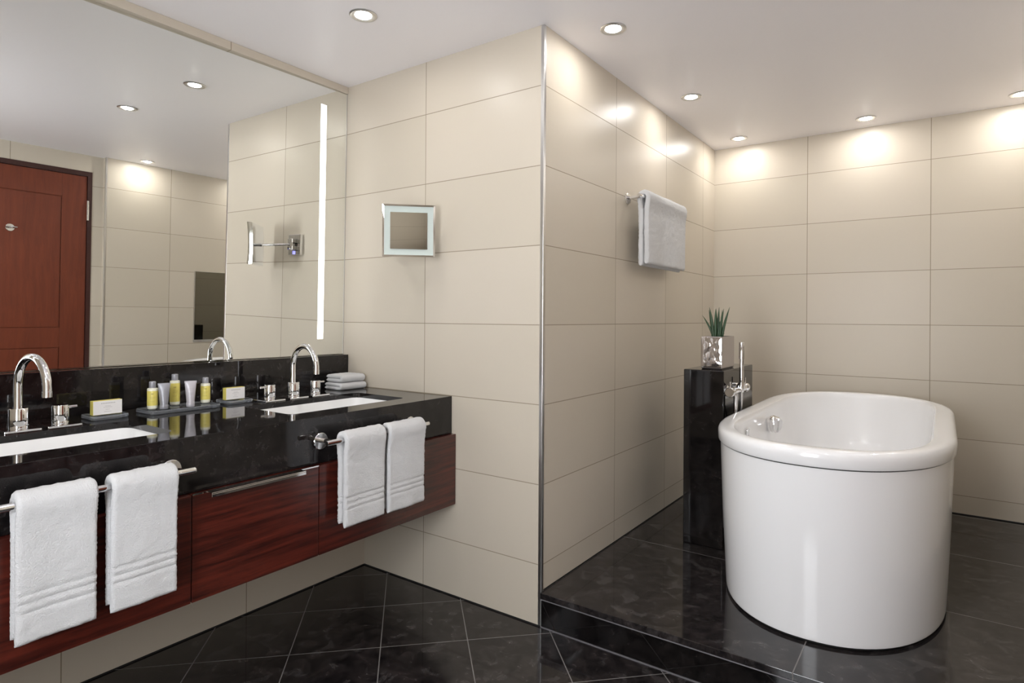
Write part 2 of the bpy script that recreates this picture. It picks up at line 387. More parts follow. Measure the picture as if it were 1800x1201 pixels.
for yy in (-0.1325, -1.6225):
    o = link('light_strip', local(mslab(bmesh.new(), yy-0.0145, yy+0.0145, 1.053, 2.137, 0.0003, 0.0016), ML), 'strip', t)
    o['label'] = 'vertical white light strip in the mirror'

# ---------------------------------------------------------------- vanity: countertop, basins, cabinet
CX = 0.668; CZ = 0.829; VY0, VY1 = -1.755, -0.0015
HOLES = [(0.262, 0.560, -0.690, -0.160), (0.262, 0.560, -1.598, -1.062)]
def sheet_with_holes(bm, z, outer, holes):
    es = []
    for lp in [outer]+holes:
        vs = [bm.verts.new(p) for p in lp]
        es += [bm.edges.new((vs[i], vs[(i+1) % len(vs)])) for i in range(len(vs))]
    r = bmesh.ops.triangle_fill(bm, use_beauty=True, use_dissolve=False, edges=es)
    return [g for g in r['geom'] if isinstance(g, bmesh.types.BMFace)]
t = thing('vanity_countertop', 'long dark granite countertop with a deep front apron and two basin cut-outs', 'countertop', (0.34, -0.88, CZ-0.03))
TL = (0.34, -0.88, CZ-0.03)
bm = bmesh.new()
outer = [(0.0, VY0, CZ), (CX-0.001, VY0, CZ), (CX-0.001, VY1, CZ), (0.0, VY1, CZ)]
fs = sheet_with_holes(bm, CZ, outer, [rrect(a, b_, c, d, 0.03, CZ) for a, b_, c, d in HOLES])
ex = bmesh.ops.extrude_face_region(bm, geom=fs)
bmesh.ops.translate(bm, verts=[g for g in ex['geom'] if isinstance(g, bmesh.types.BMVert)], vec=(0, 0, -0.02))
link('worktop', local(bm, TL), 'granite', t)
link('apron', local(bx(CX-0.028, CX, VY0, VY1, 0.6755, CZ-0.0005, bev=0.0018), TL), 'granite', t)
tag(link('backsplash', local(bx(-0.03, 0.012, VY0, VY1, CZ+0.0003, 0.976, bev=0.001), (0, -0.88, CZ)), 'granite', None, loc=(0, -0.88, CZ)), 'low dark granite backsplash slab between the countertop and the big mirror', 'backsplash')
def basin(h, label):
    x0, x1, y0, y1 = h
    o = ((x0+x1)/2, (y0+y1)/2, CZ-0.15)
    bm = bmesh.new()
    e = 0.022; z = CZ-0.0205
    loops = [rrect(x0-e, x1+e, y0-e, y1+e, 0.05, z), rrect(x0+0.000, x1-0.000, y0+0.000, y1-0.000, 0.035, z),
             rrect(x0+0.004, x1-0.004, y0+0.004, y1-0.004, 0.04, z-0.02), rrect(x0+0.02, x1-0.02, y0+0.02, y1-0.02, 0.06, z-0.085),
             rrect(x0+0.05, x1-0.05, y0+0.05, y1-0.05, 0.07, z-0.108), rrect(x0+0.11, x1-0.11, y0+0.14, y1-0.14, 0.03, z-0.114)]
    outl = [rrect(x0+0.10, x1-0.10, y0+0.13, y1-0.13, 0.03, z-0.122), rrect(x0+0.04, x1-0.04, y0+0.04, y1-0.04, 0.07, z-0.119), rrect(x0+0.005, x1-0.005, y0+0.005, y1-0.005, 0.05, z-0.095), rrect(x0-e, x1+e, y0-e, y1+e, 0.05, z-0.01), loops[0]]
    allr = loops[::-1]
    loft(bm, allr, cap0=True, cap1=False); loft(bm, outl, cap0=True, cap1=False)
    bmesh.ops.remove_doubles(bm, verts=bm.verts, dist=1e-5)
    t = thing('washbasin', label, 'basin', o)
    link('bowl', local(bm, o), 'ceramic', t, True)
    bm = lathe(bmesh.new(), [(0.022, 0.0), (0.022, 0.003), (0.018, 0.005), (0.004, 0.004)], 24)
    link('drain', bm, 'chrome', t, True, loc=(-0.0, 0, z-0.1135-o[2]))
basin(HOLES[0], 'white rectangular undermount basin near the end wall and folded towels')
basin(HOLES[1], 'white rectangular undermount basin at the left edge of the photo')
t = thing('vanity_cabinet', 'wall-hung mahogany vanity cabinet with three drawer fronts', 'cabinet', (0.41, -0.88, 0.385))
VL = (0.41, -0.88, 0.385)
KX = 0.691
bm = bmesh.new(); box(bm, 0.135, KX-0.021, VY0, VY1-0.001, 0.387, 0.655); box(bm, 0.60, KX-0.021, VY0, VY1-0.001, 0.655, 0.674)
link('body', local(bm, VL), 'mahog', t)
for i, (a, b_) in enumerate(((-0.6735, VY1-0.001), (-1.0795, -0.6765), (VY0, -1.0825))):
    d = link('drawer_front', local(bx(KX-0.020, KX, a, b_, 0.3845, 0.6745, bev=0.001), VL), 'mahog', t)
    if i == 1:
        d['label'] = 'middle drawer front with a chrome bar handle'
        bm = bmesh.new(); box(bm, KX-0.004, KX+0.0015, a, b_, 0.6730, 0.6765)
        link('edge_strip', local(bm, VL), 'chrome', d)
        bm = bmesh.new(); box(bm, KX, KX+0.026, -1.040, -0.742, 0.6725, 0.6765, bev=0.001); box(bm, KX+0.0225, KX+0.026, -1.040, -0.742, 0.6640, 0.6725, bev=0.0008)
        link('handle', local(bm, VL), 'chrome', d)

# ---------------------------------------------------------------- taps
def spout(x, y, rz, label):
    t = thing('basin_faucet', label, 'faucet', (x, y, CZ), 'arched basin faucets', (0, 0, rz))
    link('base_plate', bx(-0.0425, 0.0425, -0.0425, 0.0425, 0, 0.007, bev=0.0015), 'chrome', t, rot=(0, 0, -rz))
    link('collar', lathe(bmesh.new(), [(0.0225, 0.007), (0.0235, 0.010), (0.0235, 0.063), (0.0225, 0.0645), (0.012, 0.065)], 36), 'chrome', t, True)
    R = 0.083; pts = [(-0.004, 0, 0.06)]+[(-0.004, 0, 0.06+0.068*i/4) for i in range(1, 5)]
    zc_ = 0.128
    pts += [(-0.004+R-R*math.cos(a), 0, zc_+R*1.0*math.sin(a)) for a in [PI*i/28 for i in range(1, 29)]]
    pts += [(-0.004+2*R, 0, zc_-0.006)]
    link('spout_pipe', tube(bmesh.new(), pts, 0.0108, 24), 'chrome', t, True)
    bm = lathe(bmesh.new(), [(0.0108, zc_-0.006), (0.0116, zc_-0.0065), (0.0116, zc_-0.022), (0.0088, zc_-0.0225)], 28, o=(-0.004+2*R, 0, 0))
    link('nozzle', bm, 'chrome', t, True)
def handle(x, y, s, label):
    t = thing('tap_handle', label, 'tap handle', (x, y, CZ), 'round tap handles')
    link('base_plate', bx(-0.0425, 0.0425, -0.0425, 0.0425, 0, 0.007, bev=0.0015), 'chrome', t)
    link('knob', lathe(bmesh.new(), [(0.0200, 0.007), (0.0215, 0.012), (0.0215, 0.060), (0.0205, 0.0625), (0.003, 0.063)], 36), 'chrome', t, True)
    link('lever', tube(bmesh.new(), [(0.004, s*0.018, 0.0545), (0.004, s*0.041, 0.0545)], 0.0042, 14), 'chrome', t, True)
spout(0.205, -0.435, math.radians(-4), 'chrome arched faucet near the end wall, beside the folded towels')
spout(0.205, -1.321, math.radians(6), 'chrome arched faucet at the left edge of the photo, in front of the door reflection')
handle(0.205, -0.540, -1, 'chrome tap handle left of the faucet near the end wall')
handle(0.205, -0.332, 1, 'chrome tap handle between the far faucet and the folded towels')
handle(0.205, -1.222, 1, 'chrome tap handle right of the faucet at the left edge of the photo')

# ---------------------------------------------------------------- toiletries
def slab(name, x0, x1, y0, y1, label, cat, grp=None, h=0.0125):
    o = ((x0+x1)/2, (y0+y1)/2, CZ)
    bm = bmesh.new(); hx, hy = (x1-x0)/2, (y1-y0)/2
    loft(bm, [rrect(-hx+.002, hx-.002, -hy+.002, hy-.002, 0.012, 0.0005), rrect(-hx, hx, -hy, hy, 0.014, 0.003), rrect(-hx, hx, -hy, hy, 0.014, h-0.002), rrect(-hx+.002, hx-.002, -hy+.002, hy-.002, 0.012, h), rrect(-hx+.008, hx-.008, -hy+.008, hy-.008, 0.008, h-0.001)])
    return tag(link(name, bm, 'glass', None, True, loc=o), label, cat, grp)
slab('glass_tray', 0.095, 0.218, -0.974, -0.738, 'long clear glass tray holding the bottles and tubes', 'tray')
slab('soap_dish', 0.095, 0.190, -1.134, -1.026, 'clear glass soap dish between the left tap handle and the bottle tray', 'soap dish', 'clear glass soap dishes')
slab('soap_dish', 0.085, 0.186, -0.692, -0.592, 'clear glass soap dish between the bottle tray and the far tap handle', 'soap dish', 'clear glass soap dishes')
TZ = CZ+0.0125
CAMXY = Vector((2.337, -1.914))
def face_cam(x, y):
    d = CAMXY-Vector((x, y)); return math.atan2(d.y, d.x)
def dashes(bm, x, rows, rnd, r=None):
    # rows of tiny illegible printed marks on a face x = const (or on a cylinder of radius r)
    for (z, halfw, hh) in rows:
        y = -halfw
        while y < halfw:
            ww = rnd.uniform(0.0012, 0.003)
            if r: xx = math.sqrt(max(r*r-y*y, 1e-9))+0.0004
            else: xx = x
            box(bm, xx-0.0004, xx, y, min(y+ww, halfw), z, z+hh)
            y += ww+rnd.uniform(0.0006, 0.0014)
def bottle(x, y, hgt, body, label, yellow_full=0.0):
    t = thing('toiletry_bottle', label, 'bottle', (x, y, TZ), 'small toiletry bottles on the tray', (0, 0, face_cam(x, y)))
    r = 0.0158; s = body
    link('body', lathe(bmesh.new(), [(r*.72, 0.0), (r*.93, 0.0025), (r, 0.008), (r, s-0.003), (r*.93, s-0.0006), (r*.6, s+0.0003), (r*.55, s+0.002)], 32), 'pale', t, True)
    z0, z1 = 0.013, s-0.009
    link('sticker', lathe(bmesh.new(), [(r+0.0002, z0), (r+0.0003, z0+0.0005), (r+0.0003, z1-0.0005), (r+0.0002, z1)], 32, close=False), 'yellow', t, True)
    link('cap', lathe(bmesh.new(), [(0.0100, s+0.0006), (0.0106, s+0.002), (0.0103, hgt-0.0015), (0.0088, hgt)], 28), 'cap', t, True)
    rnd = random.Random(int(x*1e4)); bm = bmesh.new()
    dashes(bm, 0, [(s*0.72, 0.0035, 0.003), (s*0.58, 0.008, 0.0008), (s*0.52, 0.006, 0.0008), (s*0.40, 0.007, 0.0006), (s*0.36, 0.005, 0.0006)], rnd, r+0.0004)
    link('print', bm, 'yink', t)
bottle(0.158, -0.945, 0.093, 0.071, 'yellow bottle at the left end of the glass tray')
bottle(0.122, -0.855, 0.109, 0.087, 'tallest yellow bottle, between the two squeeze tubes')
bottle(0.150, -0.761, 0.092, 0.071, 'yellow bottle at the right end of the glass tray')
def sq_tube(x, y, hgt, mat, label):
    t = thing('squeeze_tube', label, 'tube', (x, y, TZ), 'squeeze tubes on the tray', (0, 0, face_cam(x, y)))
    link('cap', lathe(bmesh.new(), [(0.0125, 0.0), (0.0132, 0.001), (0.0132, 0.013), (0.0125, 0.014)], 28), mat, t, True)
    bm = bmesh.new(); loops = []
    for i in range(11):
        f = i/10; z = 0.014+(hgt-0.014)*f; a = 0.0122+0.0065*f; b_ = 0.0128*(1-f)**0.7+0.0009
        loops.append([(b_*math.cos(q), a*math.sin(q), z) for q in [2*PI*j/32 for j in range(32)]])
    loft(bm, loops); link('body', bm, mat, t, True)
    link('crimp', bx(-0.0012, 0.0012, -0.0188, 0.0188, hgt-0.0065, hgt+0.001, bev=0.0004), mat, t)
    rnd = random.Random(int(x*1e4)); bm = bmesh.new()
    for z in (0.062, 0.057, 0.048, 0.045, 0.042, 0.030, 0.026):
        f = (z-0.014)/(hgt-0.014); rr = 0.0128*(1-f)**0.7+0.0009
        yy = -0.0075
        while yy < 0.0075:
            ww = rnd.uniform(0.001, 0.003); a = 0.0122+0.0065*f
            xx = rr*math.sqrt(max(0, 1-((yy+ww/2)/a)**2))+0.0003
            box(bm, xx-0.0006, xx+0.0001, yy, yy+ww, z, z+0.0008); yy += ww+0.0009
    link('print', bm, 'ink', t)
sq_tube(0.182, -0.919, 0.086, 'greyt', 'dark grey squeeze tube between the left and the tallest bottle')
sq_tube(0.197, -0.838, 0.088, 'whitet', 'pale silver squeeze tube right of the tallest bottle')
def soap_box(x, y, w, label):
    t = thing('soap_box', label, 'soap box', (x, y, TZ), 'boxed soaps on glass dishes')
    link('carton', bx(-0.011, 0.0108, -w/2, w/2, 0, 0.0445, bev=0.0006), 'yellow', t)
    o = link('front_panel', bx(0.0108, 0.0114, -w/2+0.001, w/2-0.0005, 0.0008, 0.0437), 'paper', t); o['label'] = 'white printed front panel'
    rnd = random.Random(5); bm = bmesh.new()
    yy = -w*0.22
    for i in range(9):
        box(bm, 0.0114, 0.0117, yy, yy+0.0022, 0.0345, 0.0372); yy += w*0.055
    for z, hw in ((0.0265, 0.008), (0.0225, 0.012), (0.0155, 0.006), (0.0090, 0.010)):
        yy = -hw
        while yy < hw:
            ww = rnd.uniform(0.001, 0.003); box(bm, 0.0114, 0.0117, yy, yy+ww, z, z+0.0009); yy += ww+0.0008
    link('print', bm, 'ink', t)
soap_box(0.150, -1.080, 0.083, 'white and yellow soap box on the glass dish by the left tap handle')
soap_box(0.133, -0.643, 0.075, 'white and yellow soap box on the glass dish right of the bottle tray')

# ---------------------------------------------------------------- towels (swept sheets)
def resample(pts, step):
    out = [Vector(pts[0])]; 
    P = [Vector(p) for p in pts]; d = 0.0
    for a, b_ in zip(P, P[1:]):
        L = (b_-a).length; pos = step-d
        while pos <= L: out.append(a+(b_-a)*pos/L); pos += step
        d = (d+L) % step if pos > L else 0
        d = L-(pos-step)
    if (out[-1]-P[-1]).length > step*0.3: out.append(P[-1])
    return out
def towel_mesh(path, t, y0, y1, bands=(), step=0.0042, ystep=0.0045, amp=0.0017, wave=None, seed=0, taper=None, bot=None):
    """path: centre line in (x, z); swept along y with rounded edges, grooves at the given arc lengths."""
    c = resample([(p[0], p[1], 0) for p in path], step); n = len(c)
    S = [0]
    for a, b_ in zip(c, c[1:]): S.append(S[-1]+(b_-a).length)
    nor = []
    for i in range(n):
        tg = (c[min(i+1, n-1)]-c[max(i-1, 0)]).normalized(); nor.append(Vector((-tg.y, tg.x, 0)))
    r = t/2; ys = []
    m = max(2, int((y1-y0-2*r)/ystep))
    for i in range(5): a = PI/2*(1-i/5); ys.append((y0+r-r*math.sin(a)*0.8, max(math.cos(a), 0.12)))
    for i in range(m+1): ys.append((y0+r+(y1-y0-2*r)*i/m, 1.0))
    for i in range(1, 6): a = PI/2*i/5; ys.append((y1-r+r*math.sin(a)*0.8, max(math.cos(a), 0.12)))
    loops = []
    for y, k_ in ys:
        ring = []
        idx = [(i, 1) for i in range(n)]+[(i, -1) for i in range(n-1, -1, -1)]
        for i, s in idx:
            hh = r*k_
            e = min(S[i], S[-1]-S[i])
            if e < r: hh *= max(0.25, math.sqrt(max(0, 1-((r-e)/r)**2)))
            for b_ in bands: hh -= 0.0036*math.exp(-((S[i]-b_)/0.0036)**2)*k_
            p = c[i]+nor[i]*hh*s
            x, z = p.x, p.y
            if wave: 
                dx, dz = wave(y, S[i], S[-1]); x += dx; z += dz
            q = Vector((x, y, z))
            d = noise.noise(q*260+Vector((seed, 0, 0)))*amp + noise.noise(q*60+Vector((0, seed, 0)))*amp*0.9
            x += nor[i].x*s*d; z += nor[i].y*s*d
            yj = y+(noise.noise(Vector((S[i]*250, seed, s)))*0.0016 if k_ < 0.9 else 0)
            ring.append((x, yj, z))
        loops.append(ring)
    bm = loft(bmesh.new(), loops, cap0=False, cap1=False)
    bm.verts.ensure_lookup_table(); m2 = 2*n
    for base in (0, (len(loops)-1)*m2):
        for i in range(n-1):
            bm.faces.new([bm.verts[base+q] for q in (i, i+1, m2-2-i, m2-1-i)])
    return bm
def smooth2(P):
    P = [Vector((p[0], p[1])) for p in P]; out = []
    for i in range(len(P)-1):
        p0, p1, p2, p3 = P[max(i-1, 0)], P[i], P[i+1], P[min(i+2, len(P)-1)]
        if (p2-p1).length < 0.006 or (p2-p1).length > 0.06: out.append(p1); continue
        for j in range(4):
            u = j/4; out.append(0.5*((2*p1)+(p2-p0)*u+(2*p0-5*p1+4*p2-p3)*u*u+(-p0+3*p1-3*p2+p3)*u**3))
    return out+[P[-1]]
def drape(name, label, cat, xb, zb, rb, y0, y1, lf, lb, t, bands_f=(), bands_b=(), seed=0, mir=1, grp=None, flare=0.0, wamp=0.0015, hang=0.006):
    """towel folded over a bar that runs along y at (xb, zb); lf/lb are front and back drop."""
    R = rb+t/2+0.0008; path = []
    g = t/2+0.0016
    path += [(-g, -lb), (-g, -lb*0.5), (-g-0.0005, -0.075), (-(g+R)/2, -0.035), (-R, -0.012)]
    path += [(-R*math.cos(a), R*math.sin(a)) for a in [PI*i/10 for i in range(11)]]
    path += [(R, -0.012), ((g+R)/2, -0.035), (g+0.0005, -0.075), (g, -lf*0.5), (g+hang*0.2, -lf)]
    path = [tuple(v_) for v_ in smooth2(path)]
    L = lb+PI*R+lf
    bands = [lb-b_ for b_ in bands_b]+[lb+PI*R+b_ for b_ in bands_f]
    yc = (y0+y1)/2
    def wave(y, s, tot):
        f = max(0, (s-lb-R)/lf)
        dx = wamp*math.sin((y-y0)*(55 if y1-y0 < 0.3 else 19)+seed)*f + 0.0012*math.sin((y-y0)*23+seed*2)
        dz = (-flare*(y-yc)) * (f if f > 0 else 0)
        return dx, dz
    bm = towel_mesh(path, t, y0-yc, y1-yc, bands, wave=lambda y, s, tot: wave(y+yc, s, tot), seed=seed)
    o = link(name, bm, 'towel', None, True, loc=(xb, yc, zb))
    return tag(o, label, cat, grp)
BX, BZ, BR = 0.741, 0.754, 0.0085
G = 'white hand towels on the vanity bars'
drape('hand_towel', 'white hand towel hanging nearest the left edge of the photo', 'towel', BX, BZ, BR, -1.481, -1.326, 0.292, 0.285, 0.0215, (0.188, 0.207, 0.226), (0.19, 0.21, 0.23), 1, grp=G)
drape('hand_towel', 'white hand towel on the left vanity bar beside the chrome bar end', 'towel', BX, BZ, BR, -1.302, -1.148, 0.292, 0.280, 0.0215, (0.188, 0.206, 0.224), (0.19, 0.21, 0.23), 4, grp=G)
drape('hand_towel', 'white hand towel on the right vanity bar nearest the middle drawer', 'towel', BX, BZ, BR, -0.630, -0.452, 0.282, 0.272, 0.0215, (0.186, 0.204, 0.222), (0.186, 0.204, 0.222), 7, grp=G)
drape('hand_towel', 'white hand towel on the right vanity bar nearest the end wall', 'towel', BX, BZ, BR, -0.440, -0.257, 0.282, 0.274, 0.0215, (0.186, 0.204, 0.222), (0.186, 0.204, 0.222), 9, grp=G)
def bar(y0, y1, ya, yb, x0, xb, z, rb, rr, label, grp=None):
    o = (x0, (y0+y1)/2, z)
    t = thing('towel_bar', label, 'towel bar', o, grp)
    link('rail', local(tube(bmesh.new(), [(xb, y0, z), (xb, y0+0.002, z), (xb, y1-0.002, z), (xb, y1, z)], [rb*.85, rb, rb, rb*.85], 24), o), 'chrome', t, True)
    for y in (ya, yb):
        bm = lathe(bmesh.new(), [(rr, 0.0003), (rr, 0.006), (rr-0.0015, 0.0075), (0.004, 0.0078)], 32, 'X', (x0, y, z-0.005))
        tube(bm, [(x0+0.004, y, z-0.003), (xb, y, z)], rb*0.95, 20)
        link('wall_mount', local(bm, o), 'chrome', t, True)
GB = 'chrome towel bars on the countertop apron'
bar(-0.684, -0.219, -0.655, -0.247, CX, BX, BZ, BR, 0.0275, 'chrome towel bar on the apron near the end wall', GB)
bar(-1.560, -1.098, -1.531, -1.127, CX, BX, BZ, BR, 0.0275, 'chrome towel bar on the apron at the left edge of the photo', GB)
bar(0.700, 1.316, 0.735, 1.280, XB, 1.186, 1.728, 0.0085, 0.0260, 'chrome towel bar on the tiled alcove wall')
drape('bath_towel', 'white bath towel folded over the bar on the alcove wall', 'towel', 1.186, 1.728, 0.0085, 0.745, 1.262, 0.315, 0.322, 0.024, (), (0.155, 0.172, 0.19), 13, flare=0.0, wamp=0.0035, hang=0.0)
# folded towels on the counter
def folded(x0, x1, y0, y1, z0, h, label, seed):
    t = h/2*0.97; zc0 = z0+t/2; zc1 = z0+h-t/2; path = [(x0+t/2, zc0)]
    r = (zc1-zc0)/2; path += [(x1-t/2-r, zc0)]
    path += [(x1-t/2-r+r*math.sin(a), (zc0+zc1)/2-r*math.cos(a)) for a in [PI*i/8 for i in range(1, 8)]]
    path += [(x1-t/2-r, zc1), (x0+t/2, zc1)]
    yc = (y0+y1)/2; xc = (x0+x1)/2
    path = [(a-xc, b_-z0) for a, b_ in path]
    def wave(y, s, tot):
        q = (y)/(y1-y0)*2; return 0, -0.004*max(0, abs(q)-0.55)*(1 if s > tot/2 else 0.0)
    bm = towel_mesh(path, t, y0-yc, y1-yc, (), step=0.004, amp=0.0009, wave=wave, seed=seed)
    return tag(link('folded_towel', bm, 'towel', None, True, loc=(xc, yc, z0)), label, 'towel', 'folded face towels')
folded(0.050, 0.172, -0.172, -0.022, CZ+0.0012, 0.032, 'white folded face towel, the lower of the pair on the counter corner', 21)
folded(0.052, 0.168, -0.166, -0.026, CZ+0.0345, 0.034, 'white folded face towel, the upper of the pair on the counter corner', 25)

# ---------------------------------------------------------------- magnifying mirror on the partition wall
t = thing('magnifying_mirror', 'square chrome magnifying mirror on a swing arm with a frosted border', 'mirror', (0.377, 0.0, 1.515))
bm = bx(-0.052, 0.052, -0.020, -0.0006, -0.052, 0.052, bev=0.0015); link('wall_plate', bm, 'chrome', t)
bm = bmesh.new(); box(bm, -0.020, 0.020, -0.045, -0.020, 0.008, 0.028, bev=0.001); box(bm, -0.020, 0.020, -0.045, -0.020, -0.028, -0.008, bev=0.001)
tube(bm, [(0, -0.034, -0.03), (0, -0.034, 0.03)], 0.009, 16); link('hinge_block', bm, 'chrome', t)
link('indicator', bx(-0.008, 0.008, -0.0235, -0.0205, -0.049, -0.033, bev=0.001), 'blue', t)
hc = Vector((0.170, -0.136, -0.006)); a0 = Vector((0.0, -0.034, 0.0)); ang = math.radians(-45.5); nrm = Vector((math.cos(ang), math.sin(ang), 0))
bm = bmesh.new(); tube(bm, [a0, a0+(hc-nrm*0.03-a0)*0.5, hc-nrm*0.028], 0.0062, 16); tube(bm, [hc-nrm*0.034, hc-nrm*0.010], 0.009, 16); link('swing_arm', bm, 'chrome', t, True)
hd = link('mirror_head', bmesh.new(), None, t); hd.location = hc; hd.rotation_euler = (0, math.radians(1.0), ang)
bm = bmesh.new(); s = 0.106
def sq(h, x, n=8, bow=0.0):
    out = []
    for (y0, z0, y1, z1) in ((-h, -h, h, -h), (h, -h, h, h), (h, h, -h, h), (-h, h, -h, -h)):
        for i in range(n):
            y = y0+(y1-y0)*i/n; z = z0+(z1-z0)*i/n; out.append((x-bow*(1-(z/h)**2), y, z))
    return out
loft(bm, [sq(s-0.012, -0.014), sq(s-0.002, -0.012, bow=0.004), sq(s, 0.004, bow=0.006), sq(s, 0.012, bow=0.006), sq(s-0.007, 0.012, bow=0.006), sq(s-0.008, 0.009, bow=0.006)], cap0=True, cap1=False)
me = bpy.data.meshes.new('mirror_head'); bmesh.ops.recalc_face_normals(bm, faces=bm.faces); bm.to_mesh(me); bm.free(); me.materials.append(MAT['chrome']); hd.data = me
def plate(h, x, bow, n=12):
    bm = bmesh.new(); g = [[bm.verts.new((x-bow*(1-((-1+2*j/n))**2)*1.0, (-1+2*i/n)*h, (-1+2*j/n)*h)) for j in range(n+1)] for i in range(n+1)]
    for i in range(n):
        for j in range(n): bm.faces.new((g[i][j], g[i+1][j], g[i+1][j+1], g[i][j+1]))
    return bm
bm = plate(s-0.0075, 0.0090, 0.006); o = link('frosted_border', bm, 'frost', hd); o['label'] = 'frosted pale border around the reflecting square'
md = o.modifiers.new('thick', 'SOLIDIFY'); md.thickness = 0.001
bm = plate(0.0745, 0.0106, 0.0035); o = link('reflector', bm, 'mirror', hd, True)

# ---------------------------------------------------------------- bathtub
TCX = 1.985
def tub_loop(a, y0, y1, D, z, n=2.2, m=22):
    def end(yy, sgn):
        out = []
        for i in range(-m, m+1):
            q = i/m*PI/2; sx = math.sin(q); cxx = math.cos(q)
            X = a*math.copysign(abs(sx)**(2/n), sx); Yv = D*abs(cxx)**(2/n)
            out.append((X, Yv))
        return out
    L = []
    for X, Yv in end(0, 1): L.append((TCX+X, y0+D-Yv, z))       # near end, left to right
    for X, Yv in end(0, 1)[::-1]: L.append((TCX+X, y1-D+Yv, z)) # far end, right to left
    return L
TO = (TCX, 1.08, PZ)
t = thing('bathtub', 'freestanding white bathtub with bowed ends on the dark platform', 'bathtub', TO)
z = PZ
def off(d, zz, tap=0.0): return tub_loop(0.392+d, 0.172-d, 1.975+d, 0.56, zz)
bm = bmesh.new()
loft(bm, [off(-0.050, z+0.010), off(-0.0255, z+0.010), off(-0.0245, z+0.016), off(-0.0243, z+0.022), off(-0.012, z+0.30), off(-0.004, 0.6925), off(-0.010, 0.6925), off(-0.04, 0.6925)], cap0=False, cap1=False)
link('side_panel', local(bm, TO), 'acrylic', t, True)
bm = bmesh.new(); loft(bm, [off(-0.040, z), off(-0.032, z+0.001), off(-0.030, z+0.008), off(-0.05, z+0.009)], cap0=True, cap1=True)
link('plinth', local(bm, TO), 'shadow', t, True)
bm = bmesh.new(); loft(bm, [off(-0.045, 0.690), off(-0.0065, 0.690), off(-0.0065, 0.697), off(-0.045, 0.697)], cap0=False, cap1=False)
link('joint', local(bm, TO), 'shadow', t)
bm = bmesh.new()
rim = [off(-0.045, 0.696), off(-0.005, 0.696), off(0.001, 0.6972), off(0.003, 0.701), off(0.004, 0.725), off(0.0035, 0.734), off(0.0005, 0.742), off(-0.0055, 0.7480), off(-0.014, 0.7510), off(-0.024, 0.7520)]
def inn(a, y0, y1, D, zz, n=2.7): return tub_loop(a, y0, y1, D, zz, n)
rim += [inn(0.332, 0.236, 1.912, 0.50, 0.7500), inn(0.327, 0.241, 1.907, 0.50, 0.7485), inn(0.3235, 0.2445, 1.9035, 0.495, 0.7435), inn(0.3205, 0.248, 1.90, 0.49, 0.725), inn(0.315, 0.255, 1.89, 0.48, 0.68), inn(0.300, 0.285, 1.85, 0.46, 0.50, 2.65), inn(0.285, 0.32, 1.80, 0.45, 0.38, 2.6), inn(0.255, 0.39, 1.72, 0.43, 0.305, 2.5), inn(0.20, 0.48, 1.62, 0.40, 0.280, 2.4), inn(0.06, 0.75, 1.35, 0.2, 0.274, 2.2)]
loft(bm, rim, cap0=False, cap1=True)
link('basin', local(bm, TO), 'acrylic', t, True)
# waste knob and overflow on the left inner wall
bm = bmesh.new(); lathe(bm, [(0.036, 0.0), (0.038, 0.004), (0.038, 0.034), (0.035, 0.040), (0.028, 0.041), (0.004, 0.0415)], 40, 'X')
lathe(bm, [(0.0385, 0.010), (0.0400, 0.011), (0.0400, 0.016), (0.0385, 0.017)], 40, 'X')
box(bm, 0.040, 0.047, -0.004, 0.004, -0.033, 0.033, bev=0.0015)
box(bm, -0.02, 0.0, -0.02, 0.02, -0.02, 0.02)
link('waste_knob', local(bm, (0, 0, 0)), 'chrome', t, True, loc=(1.680-TO[0], 1.085-TO[1], 0.672-TO[2]), rot=(0, 0.10, -0.35))
bm = lathe(bmesh.new(), [(0.022, 0.0), (0.022, 0.003), (0.016, 0.004), (0.013, 0.002), (0.003, 0.002)], 28, 'X')
link('water_jet', bm, 'chrome', t, True, loc=(1.6715-TO[0], 0.715-TO[1], 0.682-TO[2]), rot=(0, 0.08, 0))

# ---------------------------------------------------------------- granite pillar, mixer, pot
PX0, PX1, PY0, PY1, PT = 1.362, 1.543, 0.815, 1.313, 0.926
tag(link('granite_pillar', local(bx(PX0, PX1, PY0, PY1, PZ, PT, bev=0.004, seg=3), (1.4525, 1.064, PZ)), 'black', loc=(1.4525, 1.064, PZ)), 'polished black granite pillar standing between the alcove wall and the bathtub', 'pillar')
MO = (PX1, 0.935, 0.835)
t = thing('bath_mixer', 'chrome bath mixer with upright stick hand shower on the granite pillar side', 'mixer tap', MO)
bm = bmesh.new(); lathe(bm, [(0.024, 0.0004), (0.024, 0.006), (0.022, 0.008), (0.012, 0.0085)], 28, 'X', (0, -0.075, 0)); lathe(bm, [(0.024, 0.0004), (0.024, 0.006), (0.022, 0.008), (0.012, 0.0085)], 28, 'X', (0, 0.075, 0))
tube(bm, [(0.005, -0.075, 0), (0.028, -0.075, 0)], 0.013, 20); tube(bm, [(0.005, 0.075, 0), (0.028, 0.075, 0)], 0.013, 20)
tube(bm, [(0.030, -0.105, 0), (0.030, 0.105, 0)], 0.017, 24)
link('valve_body', bm, 'chrome', t, True)
for s_ in (-1, 1):
    bm = bmesh.new(); tube(bm, [(0.030, s_*0.107, 0), (0.030, s_*0.110, 0), (0.030, s_*0.135, 0), (0.030, s_*0.138, 0)], [0.019, 0.021, 0.021, 0.019], 28); tube(bm, [(0.030, s_*0.122, 0.015), (0.030, s_*0.122, 0.046)], 0.0035, 12)
    link('control_knob', bm, 'chrome', t, True)
bm = bmesh.new(); tube(bm, [(0.030, -0.045, -0.01), (0.031, -0.045, -0.028), (0.031, -0.045, -0.06), (0.031, -0.045, -0.14)], 0.008, 18)
link('spout', bm, 'chrome', t, True)
